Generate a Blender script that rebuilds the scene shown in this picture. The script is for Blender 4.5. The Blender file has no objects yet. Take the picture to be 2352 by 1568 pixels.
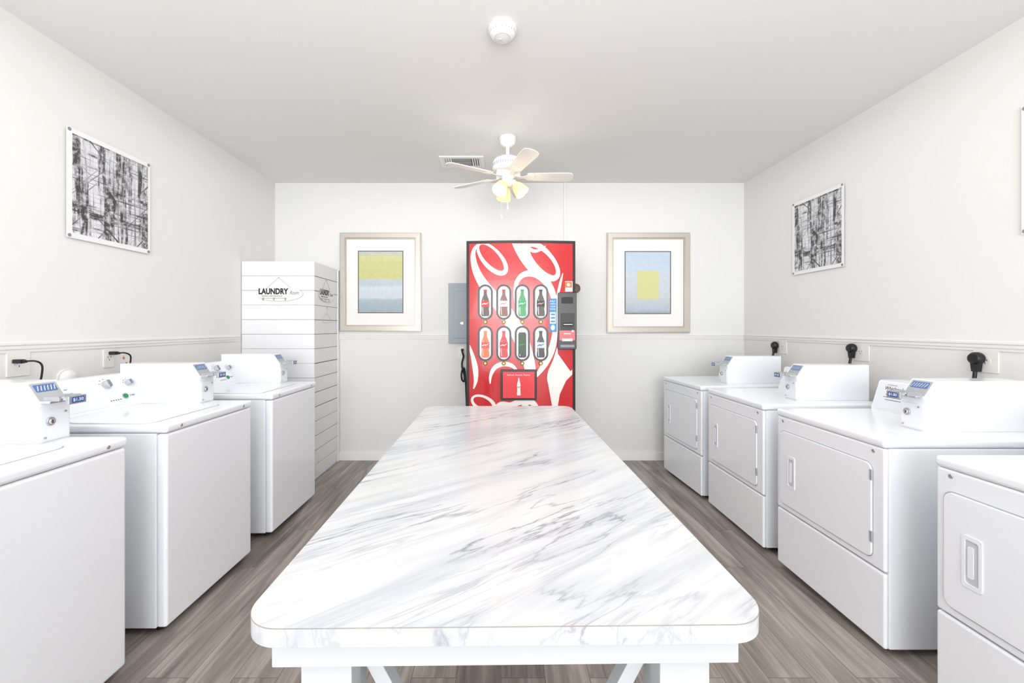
import bpy, bmesh, math, random
from mathutils import Matrix, Vector
random.seed(7)
S = bpy.context.scene
COL = S.collection
PI = math.pi
V = Vector
EYE = 1.4; F = 960.0
ZOOM, TX, TY = 1.0, 1176, 784
try:
    S.view_settings.view_transform = 'Standard'
    S.view_settings.look = 'None'
except Exception: pass

# ------------------------------------------------------------ materials
def lin(c):
    return tuple(((v/255)/12.92 if v/255 <= .04045 else ((v/255+.055)/1.055)**2.4) for v in c)
def mat(name, rgb, rough=.5, metal=0, emit=0, emrgb=None, coat=0, alpha=1, bump=0, bscale=60):
    m = bpy.data.materials.new(name); m.use_nodes = True
    nt = m.node_tree; b = nt.nodes['Principled BSDF']
    c = lin(rgb)
    b.inputs['Base Color'].default_value = (*c, 1)
    b.inputs['Roughness'].default_value = rough
    b.inputs['Metallic'].default_value = metal
    if coat: b.inputs['Coat Weight'].default_value = coat
    if emit:
        b.inputs['Emission Color'].default_value = (*lin(emrgb or rgb), 1)
        b.inputs['Emission Strength'].default_value = emit
    if bump:
        n = nt.nodes.new('ShaderNodeTexNoise'); n.inputs['Scale'].default_value = bscale; n.inputs['Detail'].default_value = 3
        t = nt.nodes.new('ShaderNodeTexCoord'); bp = nt.nodes.new('ShaderNodeBump')
        bp.inputs['Strength'].default_value = bump; bp.inputs['Distance'].default_value = .01
        nt.links.new(t.outputs['Object'], n.inputs['Vector']); nt.links.new(n.outputs['Fac'], bp.inputs['Height'])
        nt.links.new(bp.outputs['Normal'], b.inputs['Normal'])
    return m
def ramp(nt, stops, interp='LINEAR'):
    r = nt.nodes.new('ShaderNodeValToRGB'); r.color_ramp.interpolation = interp
    e = r.color_ramp.elements
    while len(e) < len(stops): e.new(.5)
    for i, (p, c) in enumerate(stops):
        e[i].position = p; e[i].color = (*c, 1) if len(c) == 3 else c
    return r
def mapping(nt, scale=(1,1,1), rot=(0,0,0), loc=(0,0,0), src='Object'):
    t = nt.nodes.new('ShaderNodeTexCoord'); mp = nt.nodes.new('ShaderNodeMapping')
    mp.inputs['Scale'].default_value = scale; mp.inputs['Rotation'].default_value = rot; mp.inputs['Location'].default_value = loc
    nt.links.new(t.outputs[src], mp.inputs['Vector']); return mp
def mix(nt, fac, a, b, mode='MIX'):
    m = nt.nodes.new('ShaderNodeMix'); m.data_type = 'RGBA'; m.blend_type = mode
    for sock, v in ((m.inputs[0], fac), (m.inputs[6], a), (m.inputs[7], b)):
        if hasattr(v, 'is_output') or isinstance(v, bpy.types.NodeSocket): nt.links.new(v, sock)
        elif isinstance(v, (int, float)): sock.default_value = v
        else: sock.default_value = (*v, 1)
    return m.outputs[2]
def math_node(nt, op, a, b=None):
    m = nt.nodes.new('ShaderNodeMath'); m.operation = op
    for i, v in enumerate((a, b)):
        if v is None: continue
        if isinstance(v, (int, float)): m.inputs[i].default_value = v
        else: nt.links.new(v, m.inputs[i])
    return m.outputs[0]

def make_marble():
    m = mat('marble_laminate', (243,243,244), .2); nt = m.node_tree; b = nt.nodes['Principled BSDF']
    b.inputs['Specular IOR Level'].default_value = .35
    def field(scale, rotz, loc, nscale, detail=3, distort=0, rough=.5):
        mp0 = mapping(nt, (1,1,1), (0,0,rotz), loc)
        mp = nt.nodes.new('ShaderNodeMapping'); mp.inputs['Scale'].default_value = scale
        nt.links.new(mp0.outputs[0], mp.inputs['Vector'])
        n = nt.nodes.new('ShaderNodeTexNoise'); n.inputs['Scale'].default_value = nscale; n.inputs['Detail'].default_value = detail
        n.inputs['Roughness'].default_value = rough; n.inputs['Distortion'].default_value = distort
        nt.links.new(mp.outputs[0], n.inputs['Vector']); return n.outputs['Fac']
    def vein(scale, rotz, loc, nscale, width, distort, detail=7):
        d = math_node(nt, 'ABSOLUTE', math_node(nt, 'SUBTRACT', field(scale, rotz, loc, nscale, detail, distort, .54), .5))
        r = ramp(nt, [(0, (1,1,1)), (width, (0,0,0))]); nt.links.new(d, r.inputs[0]); return r.outputs[0]
    def cloud(scale, rotz, loc, nscale, lo, hi, detail=3):
        r = ramp(nt, [(lo, (0,0,0)), (hi, (1,1,1))]); nt.links.new(field(scale, rotz, loc, nscale, detail), r.inputs[0]); return r.outputs[0]
    R = -.66
    v1 = math_node(nt, 'MULTIPLY', vein((.30,2.4,1), R, (3,1,0), 3.8, .014, .3), cloud((.5,1.4,1), R, (0,4,0), 3.6, .44, .62))
    v2 = math_node(nt, 'MULTIPLY', vein((.32,3.6,1), R+.06, (8,5,0), 7.0, .032, .4), cloud((.6,1.8,1), R, (5,1,0), 3.6, .44, .68))
    hz = math_node(nt, 'MULTIPLY', vein((.30,2.4,1), R, (3,1,0), 3.8, .12, .3, 4), cloud((.5,1.5,1), R, (0,4,0), 3.6, .38, .66))
    st = cloud((.35,5,1), R, (2,7,0), 6.0, .48, .78, 6)
    c = mix(nt, math_node(nt, 'MULTIPLY', hz, .46), lin((211,212,214)), lin((152,158,176)))
    c = mix(nt, math_node(nt, 'MULTIPLY', st, .30), c, lin((160,163,172)))
    c = mix(nt, math_node(nt, 'MULTIPLY', v2, .40), c, lin((112,117,134)))
    c = mix(nt, math_node(nt, 'MULTIPLY', v1, .64), c, lin((80,83,100)))
    nt.links.new(c, b.inputs['Base Color']); return m

def make_floor():
    m = mat('vinyl_plank', (140,130,122), .38); nt = m.node_tree; b = nt.nodes['Principled BSDF']
    mp = mapping(nt, (1,1,1), (0,0,PI/2))
    br = nt.nodes.new('ShaderNodeTexBrick')
    br.inputs['Scale'].default_value = 1; br.inputs['Brick Width'].default_value = 1.22; br.inputs['Row Height'].default_value = .178
    br.inputs['Mortar Size'].default_value = .0012; br.offset = .37
    br.inputs['Color1'].default_value = (.0,.0,.0,1); br.inputs['Color2'].default_value = (1,1,1,1); br.inputs['Mortar'].default_value = (.0,.0,.0,1)
    nt.links.new(mp.outputs[0], br.inputs['Vector'])
    sep = nt.nodes.new('ShaderNodeSeparateColor'); nt.links.new(br.outputs['Color'], sep.inputs[0])
    tc = nt.nodes.new('ShaderNodeTexCoord'); mg = nt.nodes.new('ShaderNodeMapping'); mg.inputs['Scale'].default_value = (26,1.5,1)
    nt.links.new(tc.outputs['Object'], mg.inputs['Vector'])
    off = nt.nodes.new('ShaderNodeVectorMath'); off.operation = 'ADD'
    cmb = nt.nodes.new('ShaderNodeCombineXYZ'); nt.links.new(math_node(nt, 'MULTIPLY', sep.outputs[0], 37.0), cmb.inputs[1])
    nt.links.new(mg.outputs[0], off.inputs[0]); nt.links.new(cmb.outputs[0], off.inputs[1])
    n = nt.nodes.new('ShaderNodeTexNoise'); n.inputs['Scale'].default_value = 1; n.inputs['Detail'].default_value = 6; n.inputs['Roughness'].default_value = .66; n.inputs['Distortion'].default_value = .6
    nt.links.new(off.outputs[0], n.inputs['Vector'])
    mg2 = nt.nodes.new('ShaderNodeMapping'); mg2.inputs['Scale'].default_value = (7,.9,1); nt.links.new(tc.outputs['Object'], mg2.inputs['Vector'])
    n2 = nt.nodes.new('ShaderNodeTexNoise'); n2.inputs['Scale'].default_value = 1; n2.inputs['Detail'].default_value = 3; n2.inputs['Distortion'].default_value = 1.2
    nt.links.new(mg2.outputs[0], n2.inputs['Vector'])
    r = ramp(nt, [(.32, lin((92,84,79))), (.5, lin((140,131,124))), (.68, lin((184,175,167)))])
    f = math_node(nt, 'ADD', math_node(nt, 'MULTIPLY', n.outputs['Fac'], .6), math_node(nt, 'MULTIPLY', n2.outputs['Fac'], .4))
    f = math_node(nt, 'ADD', f, math_node(nt, 'MULTIPLY', math_node(nt, 'SUBTRACT', sep.outputs[0], .5), .10))
    nt.links.new(f, r.inputs[0])
    c = mix(nt, math_node(nt, 'MULTIPLY', br.outputs['Fac'], .7), r.outputs[0], lin((66,58,53)))
    nt.links.new(c, b.inputs['Base Color']); return m

def make_sketch():
    m = mat('ink_sketch', (240,240,240), .5); nt = m.node_tree; b = nt.nodes['Principled BSDF']
    def scr(scale, rot, loc, lo, hi, ns=1):
        mp0 = mapping(nt, (1,1,1), rot, loc)
        mp = nt.nodes.new('ShaderNodeMapping'); mp.inputs['Scale'].default_value = scale
        nt.links.new(mp0.outputs[0], mp.inputs['Vector'])
        n = nt.nodes.new('ShaderNodeTexNoise'); n.inputs['Scale'].default_value = ns; n.inputs['Detail'].default_value = 4; n.inputs['Roughness'].default_value = .7
        nt.links.new(mp.outputs[0], n.inputs['Vector'])
        r = ramp(nt, [(lo, (0,0,0)), (hi, (1,1,1))]); nt.links.new(n.outputs['Fac'], r.inputs[0]); return r.outputs[0]
    fine_v = scr((1,75,1.6), (0,0,0), (1,2,3), .52, .65)
    fine_h = scr((1,1.6,75), (0,0,0), (5,2,8), .53, .66)
    d1 = scr((1,40,.9), (.75,0,0), (2,7,1), .59, .64)
    d2 = scr((1,40,.9), (-.85,0,0), (6,1,4), .60, .65)
    broad_v = scr((1,15,1.2), (0,0,0), (9,4,2), .49, .57)
    broad_h = scr((1,1.2,16), (0,0,0), (3,9,2), .50, .58)
    smear = scr((1,7,4), (0,0,0), (7,7,7), .44, .78)
    s = math_node(nt, 'MAXIMUM', fine_v, fine_h)
    s = math_node(nt, 'MAXIMUM', math_node(nt, 'MAXIMUM', d1, d2), s)
    gr = scr((1,24,24), (0,0,0), (0,0,0), .30, .54)
    bb = math_node(nt, 'MULTIPLY', math_node(nt, 'MAXIMUM', broad_v, broad_h), gr)
    s = math_node(nt, 'MAXIMUM', s, bb)
    s = math_node(nt, 'MAXIMUM', s, math_node(nt, 'MULTIPLY', smear, .3))
    c = mix(nt, math_node(nt, 'MULTIPLY', s, .95), lin((232,232,236)), lin((28,24,26)))
    nt.links.new(c, b.inputs['Base Color']); return m

def make_bands(name, stops):
    m = mat(name, (200,200,200), .5); nt = m.node_tree; b = nt.nodes['Principled BSDF']
    tc = nt.nodes.new('ShaderNodeTexCoord'); sp = nt.nodes.new('ShaderNodeSeparateXYZ'); nt.links.new(tc.outputs['Generated'], sp.inputs[0])
    n = nt.nodes.new('ShaderNodeTexNoise'); n.inputs['Scale'].default_value = 6; n.inputs['Detail'].default_value = 4
    nt.links.new(tc.outputs['Generated'], n.inputs['Vector'])
    f = math_node(nt, 'ADD', sp.outputs[2], math_node(nt, 'MULTIPLY', math_node(nt, 'SUBTRACT', n.outputs['Fac'], .5), .05))
    r = ramp(nt, [(p, lin(c)) for p, c in stops]); nt.links.new(f, r.inputs[0])
    n3 = nt.nodes.new('ShaderNodeTexNoise'); n3.inputs['Scale'].default_value = 14; n3.inputs['Detail'].default_value = 5
    nt.links.new(tc.outputs['Generated'], n3.inputs['Vector'])
    r3 = ramp(nt, [(.3, (.9,.9,.9)), (.7, (1.0,1.0,1.0))]); nt.links.new(n3.outputs['Fac'], r3.inputs[0])
    nt.links.new(mix(nt, 1.0, r.outputs[0], r3.outputs[0], 'MULTIPLY'), b.inputs['Base Color']); return m

M = {}
M['wall'] = mat('wall_paint', (232,231,229), .75, bump=.05, bscale=120)
M['wallback'] = mat('back_wall_paint', (230,230,229), .7, bump=.05, bscale=120)
M['ceil'] = mat('ceiling_paint', (235,234,232), .8, bump=.05, bscale=90)
M['trim'] = mat('trim_paint', (235,234,232), .45)
M['base'] = mat('baseboard_paint', (242,242,241), .4)
M['floor'] = make_floor()
M['marble'] = make_marble()
M['seam'] = mat('laminate_seam', (160,154,148), .5)
M['tablepaint'] = mat('table_white_paint', (204,208,212), .4)
M['app'] = mat('appliance_enamel', (245,248,253), .22, coat=.3)
M['app2'] = mat('appliance_panel_white', (240,243,249), .35)
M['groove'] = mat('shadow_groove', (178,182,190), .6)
M['dark'] = mat('dark_recess', (38,38,40), .6)
M['metal'] = mat('brushed_steel', (192,194,198), .35, .75)
M['chrome'] = mat('chrome', (220,222,226), .2, .85)
M['coinblue'] = mat('blue_label', (52,96,164), .4)
M['coinblue2'] = mat('pale_blue_sticker', (76,116,178), .4)
M['ltgrey'] = mat('light_grey_plastic', (204,207,214), .4)
M['midgrey'] = mat('grey_plastic', (134,138,146), .4)
M['green'] = mat('green_button', (24,140,68), .35)
M['black'] = mat('black_plastic', (24,24,26), .4)
M['ink'] = mat('black_ink', (26,26,28), .6)
M['inkgrey'] = mat('grey_ink', (112,114,120), .6)
M['white'] = mat('white_print', (236,236,236), .4)
M['whitevinyl'] = mat('white_vinyl_graphic', (236,231,225), .3)
M['plank'] = mat('white_painted_planks', (238,238,240), .5, bump=.25, bscale=25)
M['gap'] = mat('plank_gap', (172,169,164), .8)
M['gapside'] = mat('plank_gap_dark', (90,84,78), .8)
M['frame'] = mat('champagne_frame', (206,200,192), .28, .5)
M['frame2'] = mat('champagne_frame_inner', (186,179,170), .3, .5)
M['mat_board'] = mat('mat_board', (240,239,237), .7)
M['taupe'] = mat('taupe_liner', (112,98,87), .5)
M['sketch'] = make_sketch()
M['acrylic'] = mat('print_sheet_white', (238,238,240), .25)
M['art1'] = make_bands('painted_bands', [(0,(156,176,186)),(.20,(172,187,196)),(.24,(203,211,222)),(.41,(208,217,229)),(.46,(190,202,210)),(.53,(195,206,206)),(.57,(205,205,138)),(.92,(209,209,150)),(.97,(190,200,198)),(1,(196,206,212))])
M['art2'] = make_bands('painted_blue_bands', [(0,(158,170,179)),(.06,(182,194,206)),(.22,(197,206,209)),(.3,(202,210,219)),(.65,(205,214,224)),(.70,(198,214,229)),(1,(195,211,227))])
M['yellow'] = mat('painted_yellow', (211,209,150), .5, bump=.1, bscale=40)
M['red'] = mat('vending_red', (195,12,24), .22, coat=.25)
M['vblack'] = mat('vending_black', (28,26,28), .3)
M['gold'] = mat('gold_button', (190,150,64), .3, .8)
M['panelgrey'] = mat('electric_panel_grey', (150,158,164), .45, .1)
M['brown'] = mat('brown_fitting', (86,66,52), .4, .5)
M['fan'] = mat('fan_white', (238,238,236), .35)
M['blade'] = mat('fan_blade_cream', (238,236,231), .4)
M['glass'] = mat('lit_frosted_glass', (232,206,160), .4, emit=.6, emrgb=(255,205,130))
M['bulb'] = mat('warm_bulb', (255,244,220), .4, emit=5, emrgb=(255,232,186))
M['plate'] = mat('outlet_plate', (233,231,226), .4)
M['wood'] = mat('clothespin_wood', (194,158,118), .6)
M['cord'] = mat('string', (150,142,132), .7)
M['orange'] = mat('orange_tag', (220,112,44), .5)
M['bluest'] = mat('sticker_blue', (26,130,188), .4)
M['screen'] = mat('display_red', (206,48,58), .3, emit=.22)

# ------------------------------------------------------------ mesh builder
def basis(o, right, up):
    r = V(right).normalized(); u = V(up).normalized(); n = r.cross(u)
    m = Matrix((( r.x,u.x,n.x,o[0]),(r.y,u.y,n.y,o[1]),(r.z,u.z,n.z,o[2]),(0,0,0,1)))
    return m
XF = lambda o: basis(o, (0,1,0), (0,0,1))      # surface facing +X
YF = lambda o: basis(o, (1,0,0), (0,0,1))      # surface facing -Y
ZF = lambda o: basis(o, (1,0,0), (0,1,0))      # surface facing +Z
def rrect(w, h, r, seg=6, cx=0, cy=0):
    r = min(r, w/2-1e-5, h/2-1e-5); pts = []
    for qx, qy, a0 in ((1,1,0),(-1,1,PI/2),(-1,-1,PI),(1,-1,3*PI/2)):
        for i in range(seg+1):
            a = a0 + PI/2*i/seg
            pts.append((cx+qx*(w/2-r)+r*math.cos(a), cy+qy*(h/2-r)+r*math.sin(a)))
    return pts
def ell(rx, ry, n=32, cx=0, cy=0, rot=0):
    c, s = math.cos(rot), math.sin(rot)
    return [(cx+rx*math.cos(t)*c-ry*math.sin(t)*s, cy+rx*math.cos(t)*s+ry*math.sin(t)*c) for t in [2*PI*i/n for i in range(n)]]
class MB:
    def __init__(s): s.bm = bmesh.new(); s.mats = []
    def mi(s, m):
        if m not in s.mats: s.mats.append(m)
        return s.mats.index(m)
    def merge(s, t, m, Mx=None):
        if Mx is not None: t.transform(Mx)
        i = s.mi(m)
        for f in t.faces: f.material_index = i
        me = bpy.data.meshes.new('tmp'); t.to_mesh(me); t.free(); s.bm.from_mesh(me); bpy.data.meshes.remove(me)
    def box(s, x0, x1, y0, y1, z0, z1, m, bev=0, seg=2, Mx=None):
        t = bmesh.new(); bmesh.ops.create_cube(t, size=1)
        for v in t.verts:
            v.co = V(((x0+x1)/2+v.co.x*(x1-x0), (y0+y1)/2+v.co.y*(y1-y0), (z0+z1)/2+v.co.z*(z1-z0)))
        if bev: bmesh.ops.bevel(t, geom=t.edges[:], offset=bev, segments=seg, affect='EDGES', profile=.5)
        s.merge(t, m, Mx); return s
    def prism(s, pts, d, m, Mx=None, bev=0, seg=2, z0=0):
        t = bmesh.new(); vs = [t.verts.new((p[0], p[1], z0)) for p in pts]
        f = t.faces.new(vs); f.normal_update()
        if f.normal.z < 0: f.normal_flip()
        r = bmesh.ops.extrude_face_region(t, geom=[f])
        top = [g for g in r['geom'] if isinstance(g, bmesh.types.BMVert)]
        for v in top: v.co.z += d
        bmesh.ops.recalc_face_normals(t, faces=t.faces[:])
        if bev:
            es = [e for e in t.edges if all(abs(v.co.z-(z0+d)) < 1e-7 for v in e.verts)]
            bmesh.ops.bevel(t, geom=es, offset=bev, segments=seg, affect='EDGES', profile=.5)
        s.merge(t, m, Mx); return s
    def ring(s, outer, inner, d, m, Mx=None, z0=0):
        t = bmesh.new(); n = len(outer)
        L = [[t.verts.new((p[0], p[1], z)) for p in q] for q, z in ((outer,z0),(outer,z0+d),(inner,z0+d),(inner,z0))]
        for k in range(4):
            a, b = L[k], L[(k+1)%4]
            for i in range(n): t.faces.new((a[i], a[(i+1)%n], b[(i+1)%n], b[i]))
        bmesh.ops.recalc_face_normals(t, faces=t.faces[:])
        s.merge(t, m, Mx); return s
    def lathe(s, prof, m, Mx=None, n=32):
        t = bmesh.new(); rings = []
        for r, z in prof:
            if r < 1e-6: rings.append([t.verts.new((0,0,z))])
            else: rings.append([t.verts.new((r*math.cos(2*PI*i/n), r*math.sin(2*PI*i/n), z)) for i in range(n)])
        for a, b in zip(rings, rings[1:]):
            for i in range(n):
                j = (i+1) % n
                if len(a) == 1 and len(b) == 1: continue
                if len(a) == 1: t.faces.new((a[0], b[i], b[j]))
                elif len(b) == 1: t.faces.new((a[i], a[j], b[0]))
                else: t.faces.new((a[i], a[j], b[j], b[i]))
        bmesh.ops.recalc_face_normals(t, faces=t.faces[:])
        s.merge(t, m, Mx); return s
    def cyl(s, r, d, m, Mx=None, n=24, bev=0):
        p = [(0,0),(r,0),(r,d-bev),(r-bev,d),(0,d)] if bev else [(0,0),(r,0),(r,d),(0,d)]
        return s.lathe(p, m, Mx, n)
    def tube(s, pts, r, m, n=10, smooth=6, closed=False):
        P = catmull([tuple(p) for p in pts], smooth, closed) if smooth else [V(p) for p in pts]
        t = bmesh.new(); rings = []; up = V((0,0,1)); N = len(P)
        prev = None
        for i, p in enumerate(P):
            d = (P[(i+1)%N]-P[i-1]) if closed else (P[min(i+1,N-1)]-P[max(i-1,0)])
            d.normalize()
            if prev is None:
                a = d.cross(up)
                if a.length < .1: a = d.cross(V((1,0,0)))
            else: a = prev - d*prev.dot(d)
            a.normalize(); prev = a.copy(); b = d.cross(a)
            rings.append([t.verts.new(p+a*r*math.cos(2*PI*k/n)+b*r*math.sin(2*PI*k/n)) for k in range(n)])
        for i in range(N if closed else N-1):
            A, B = rings[i], rings[(i+1)%N]
            for k in range(n): t.faces.new((A[k], A[(k+1)%n], B[(k+1)%n], B[k]))
        if not closed: t.faces.new(rings[0]); t.faces.new(rings[-1])
        bmesh.ops.recalc_face_normals(t, faces=t.faces[:])
        s.merge(t, m); return s
    def build(s, name, parent=None, smooth=True, wn=True):
        me = bpy.data.meshes.new(name); s.bm.to_mesh(me); s.bm.free()
        for m in s.mats: me.materials.append(M[m] if isinstance(m, str) else m)
        if smooth:
            me.shade_smooth(); me.set_sharp_from_angle(angle=math.radians(42))
        o = bpy.data.objects.new(name, me); COL.objects.link(o)
        if parent: o.parent = parent
        if smooth and wn:
            w = o.modifiers.new('normals', 'WEIGHTED_NORMAL'); w.keep_sharp = True
        return o
def catmull(P, k=6, closed=False):
    P = [V(p) for p in P]; n = len(P); out = []
    rng = n if closed else n-1
    for i in range(rng):
        if closed: a, b, c, d = P[i-1], P[i], P[(i+1)%n], P[(i+2)%n]
        else: a, b, c, d = P[max(i-1,0)], P[i], P[i+1], P[min(i+2,n-1)]
        for j in range(k):
            t = j/k
            out.append(.5*((2*b)+(c-a)*t+(2*a-5*b+4*c-d)*t*t+(3*b-a-3*c+d)*t**3))
    if not closed: out.append(P[-1])
    return out
def text(name, s, w, h, m, parent, Mx, shear=0, bold=0, depth=.0006, align='CENTER'):
    c = bpy.data.curves.new(name, 'FONT'); c.body = s; c.extrude = depth/2; c.shear = shear; c.offset = bold; c.align_x = 'LEFT'
    c.resolution_u = 3
    tmp = bpy.data.objects.new('tmp', c)
    me = bpy.data.meshes.new_from_object(tmp); bpy.data.objects.remove(tmp)
    xs = [v.co.x for v in me.vertices]; ys = [v.co.y for v in me.vertices]
    cx, cy = (min(xs)+max(xs))/2, (min(ys)+max(ys))/2
    sx = w/(max(xs)-min(xs)); sy = h/(max(ys)-min(ys)) if h else sx
    T = Mx @ Matrix.Diagonal((sx, sy, 1, 1)) @ Matrix.Translation((-cx, -cy, 0))
    me.transform(T); me.name = name; me.materials.clear(); me.materials.append(M[m])
    o = bpy.data.objects.new(name, me); COL.objects.link(o); o.parent = parent
    return o
def tag(o, label, cat, group=None):
    o['label'] = label; o['category'] = cat
    if group: o['group'] = group
    return o
def thing(name, label, cat, loc=(0,0,0), rz=0, group=None):
    o = bpy.data.objects.new(name, None); COL.objects.link(o); o.location = loc; o.rotation_euler = (0,0,rz)
    o.empty_display_size = .1
    return tag(o, label, cat, group)
def struct(o): o['kind'] = 'structure'; return o

# ------------------------------------------------------------ room shell
XL, XR, YB, ZC, Y0 = -2.38, 2.568, 4.41, 2.925, -5.6
struct(MB().box(XL-.1, XR+.1, Y0, YB+.1, -.1, 0, 'floor').build('floor', smooth=False))
struct(MB().box(XL-.1, XR+.1, Y0, YB+.1, ZC, ZC+.1, 'ceil').build('ceiling', smooth=False))
struct(MB().box(XL-.1, XL, Y0, YB, 0, ZC, 'wall').build('wall_left', smooth=False))
struct(MB().box(XR, XR+.1, Y0, YB, 0, ZC, 'wall').build('wall_right', smooth=False))
struct(MB().box(XL-.1, XR+.1, YB, YB+.1, 0, ZC, 'wallback').build('wall_back', smooth=False))
RAIL = [(0,-.028),(.006,-.028),(.007,-.016),(.011,-.010),(.011,.004),(.016,.010),(.016,.020),(.011,.026),(0,.026)]
def rail(name, o, right, L):
    n = V(right).cross(V((0,0,1)))
    mb = MB(); t = bmesh.new(); A = []; B = []
    for (u, z) in RAIL:
        A.append(t.verts.new(V(o)+n*u+V((0,0,z)))); B.append(t.verts.new(V(o)+V(right)*L+n*u+V((0,0,z))))
    for i in range(len(RAIL)):
        j = (i+1) % len(RAIL); t.faces.new((A[i],A[j],B[j],B[i]))
    t.faces.new(A); t.faces.new(B); bmesh.ops.recalc_face_normals(t, faces=t.faces[:])
    mb.merge(t, 'trim'); return struct(mb.build(name, smooth=False))
ZR = 1.305
rail('trim_1', (XL, Y0, ZR), (0,1,0), 3.80-Y0)
rail('trim_2', (XR, YB, ZR), (0,-1,0), YB-Y0)
rail('trim_3', (-1.70, YB, ZR), (1,0,0), XR+1.70)
struct(MB().box(-1.70, XR, YB-.014, YB, 0, .09, 'base', .004).build('baseboard_back'))
struct(MB().box(XL, XL+.014, Y0, 3.8, 0, .09, 'base', .004).build('baseboard_left'))
struct(MB().box(XR-.014, XR, Y0, YB-.015, 0, .09, 'base', .004).build('baseboard_right'))
struct(MB().box(.666, .684, YB-.014, YB, ZR+.03, ZC, 'trim', .002).build('trim_4'))

# ------------------------------------------------------------ table
def make_table():
    t = thing('folding_table', 'long folding table with white marble-look top and rounded corners', 'table', (-.0015,1.65,0), .013)
    HW, HL = .448, .964
    mb = MB(); mb.prism(rrect(2*HW, 2*HL, .070, 12), .030, 'marble', ZF((0,0,.878)))
    mb.ring(rrect(2*HW+.0006, 2*HL+.0006, .070, 12), rrect(2*HW-.004, 2*HL-.004, .068, 12), .0012, 'seam', ZF((0,0,.9084)))
    mb.prism(rrect(2*HW-.001, 2*HL-.001, .070, 12), .002, 'marble', ZF((0,0,.908)))
    mb.build('tabletop', t, wn=False)
    a = MB()
    a.box(-.400,.400,-.935,-.915,.822,.8775,'tablepaint',.002); a.box(-.400,.400,.925,.945,.822,.878,'tablepaint',.002)
    a.box(-.400,-.380,-.914,.924,.822,.878,'tablepaint',.002); a.box(.380,.400,-.914,.924,.822,.878,'tablepaint',.002)
    a.box(-.379,.379,-.02,.02,.83,.878,'tablepaint',.002)
    a.build('apron', t)
    for sx in (-1,1):
        for sy in (-1,1):
            l = MB(); x0, x1 = sorted((sx*.362, sx*.272)); y0, y1 = sorted((sy*.912, sy*.824))
            l.box(x0,x1,y0,y1,0,.877,'tablepaint',.004); l.build('leg', t)
            b = MB(); Mx = Matrix.Translation((sx*.250, sy*.845, .770)) @ Matrix.Rotation(sx*math.radians(28), 4, 'Y')
            b.box(-.014,.014,-.016,.016,-.100,.100,'tablepaint',.002,Mx=Mx); b.build('brace', t)
make_table()

# ------------------------------------------------------------ coin meter
def coin_box(parent, y0, y1, xb, xf, z0, price):
    h = .232; zt = z0+h
    prof = [(xb,z0),(xf,z0),(xf,z0+.15),(xf-.055,zt),(xb,zt)]
    mb = MB(); Mx = basis((0,y1,0), (1,0,0), (0,0,1))
    mb.prism(prof, y1-y0, 'app', Mx)
    c = mb.build('coin_box', parent)
    bv = c.modifiers.new('b','BEVEL'); bv.width = .004; bv.segments = 2; bv.limit_method = 'ANGLE'
    c.modifiers.move(1, 0)
    ym = (y0+y1)/2
    MB().prism(rrect(y1-y0-.02, .115, .004), .004, 'app2', XF((xf,ym,z0+.065))).build('meter_plate', c)
    l = MB(); l.cyl(.017,.006,'metal',XF((xf+.004,ym-.02,z0+.08)),bev=.002); l.cyl(.010,.010,'chrome',XF((xf+.004,ym-.02,z0+.08)),bev=.002)
    l.box(xf+.013,xf+.015,ym-.0215,ym-.0185,z0+.073,z0+.087,'dark'); l.build('lock', c)
    s = MB(); s.cyl(.004,.005,'metal',XF((xf+.004,ym+.035,z0+.11))); s.build('screw', c)
    s = MB(); s.cyl(.004,.005,'metal',XF((xf+.004,ym-.04,z0+.02))); s.build('screw', c)
    zs = z0+.152
    cs = MB()
    cs.box(xf-.03, xf+.035, ym-.050, ym+.050, zs, zs+.012, 'chrome', .003)
    cs.box(xf+.0, xf+.062, ym-.042, ym-.035, zs+.008, zs+.026, 'metal', .001)
    cs.box(xf+.0, xf+.062, ym+.035, ym+.042, zs+.008, zs+.026, 'metal', .001)
    cs.box(xf-.02, xf+.088, ym-.032, ym+.032, zs+.010, zs+.018, 'chrome', .001)
    cs.box(xf+.078, xf+.092, ym-.034, ym+.034, zs-.006, zs+.026, 'metal', .003)
    cs.build('coin_slide', c)
    MB().prism(rrect(.048,.022,.005), .0012, 'coinblue', XF((xf+.092,ym,zs+.010))).build('price_label', c)
    text('price_text', price, .040, .014, 'white', c, XF((xf+.0934,ym,zs+.010)), bold=.01)
    sl = V((-.055,0,h-.15)).normalized()
    o = V((xf-.0275, ym, z0+(h+.15)/2))
    Mb = basis(o, (0,1,0), sl)
    st = MB(); st.prism(rrect(.096,.084,.004), .002, 'metal', Mb); st.prism(rrect(.078,.032,.004), .003, 'coinblue2', Mb @ Matrix.Translation((0,.018,0)))
    for k in range(6):
        st.prism(rrect(.0040,.024,.002), .005, 'chrome', Mb @ Matrix.Translation((-.030+k*.012,.017,0)) @ Matrix.Rotation(-.35,4,'Z'))
    st.build('coin_sticker', c)
    return c

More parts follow.
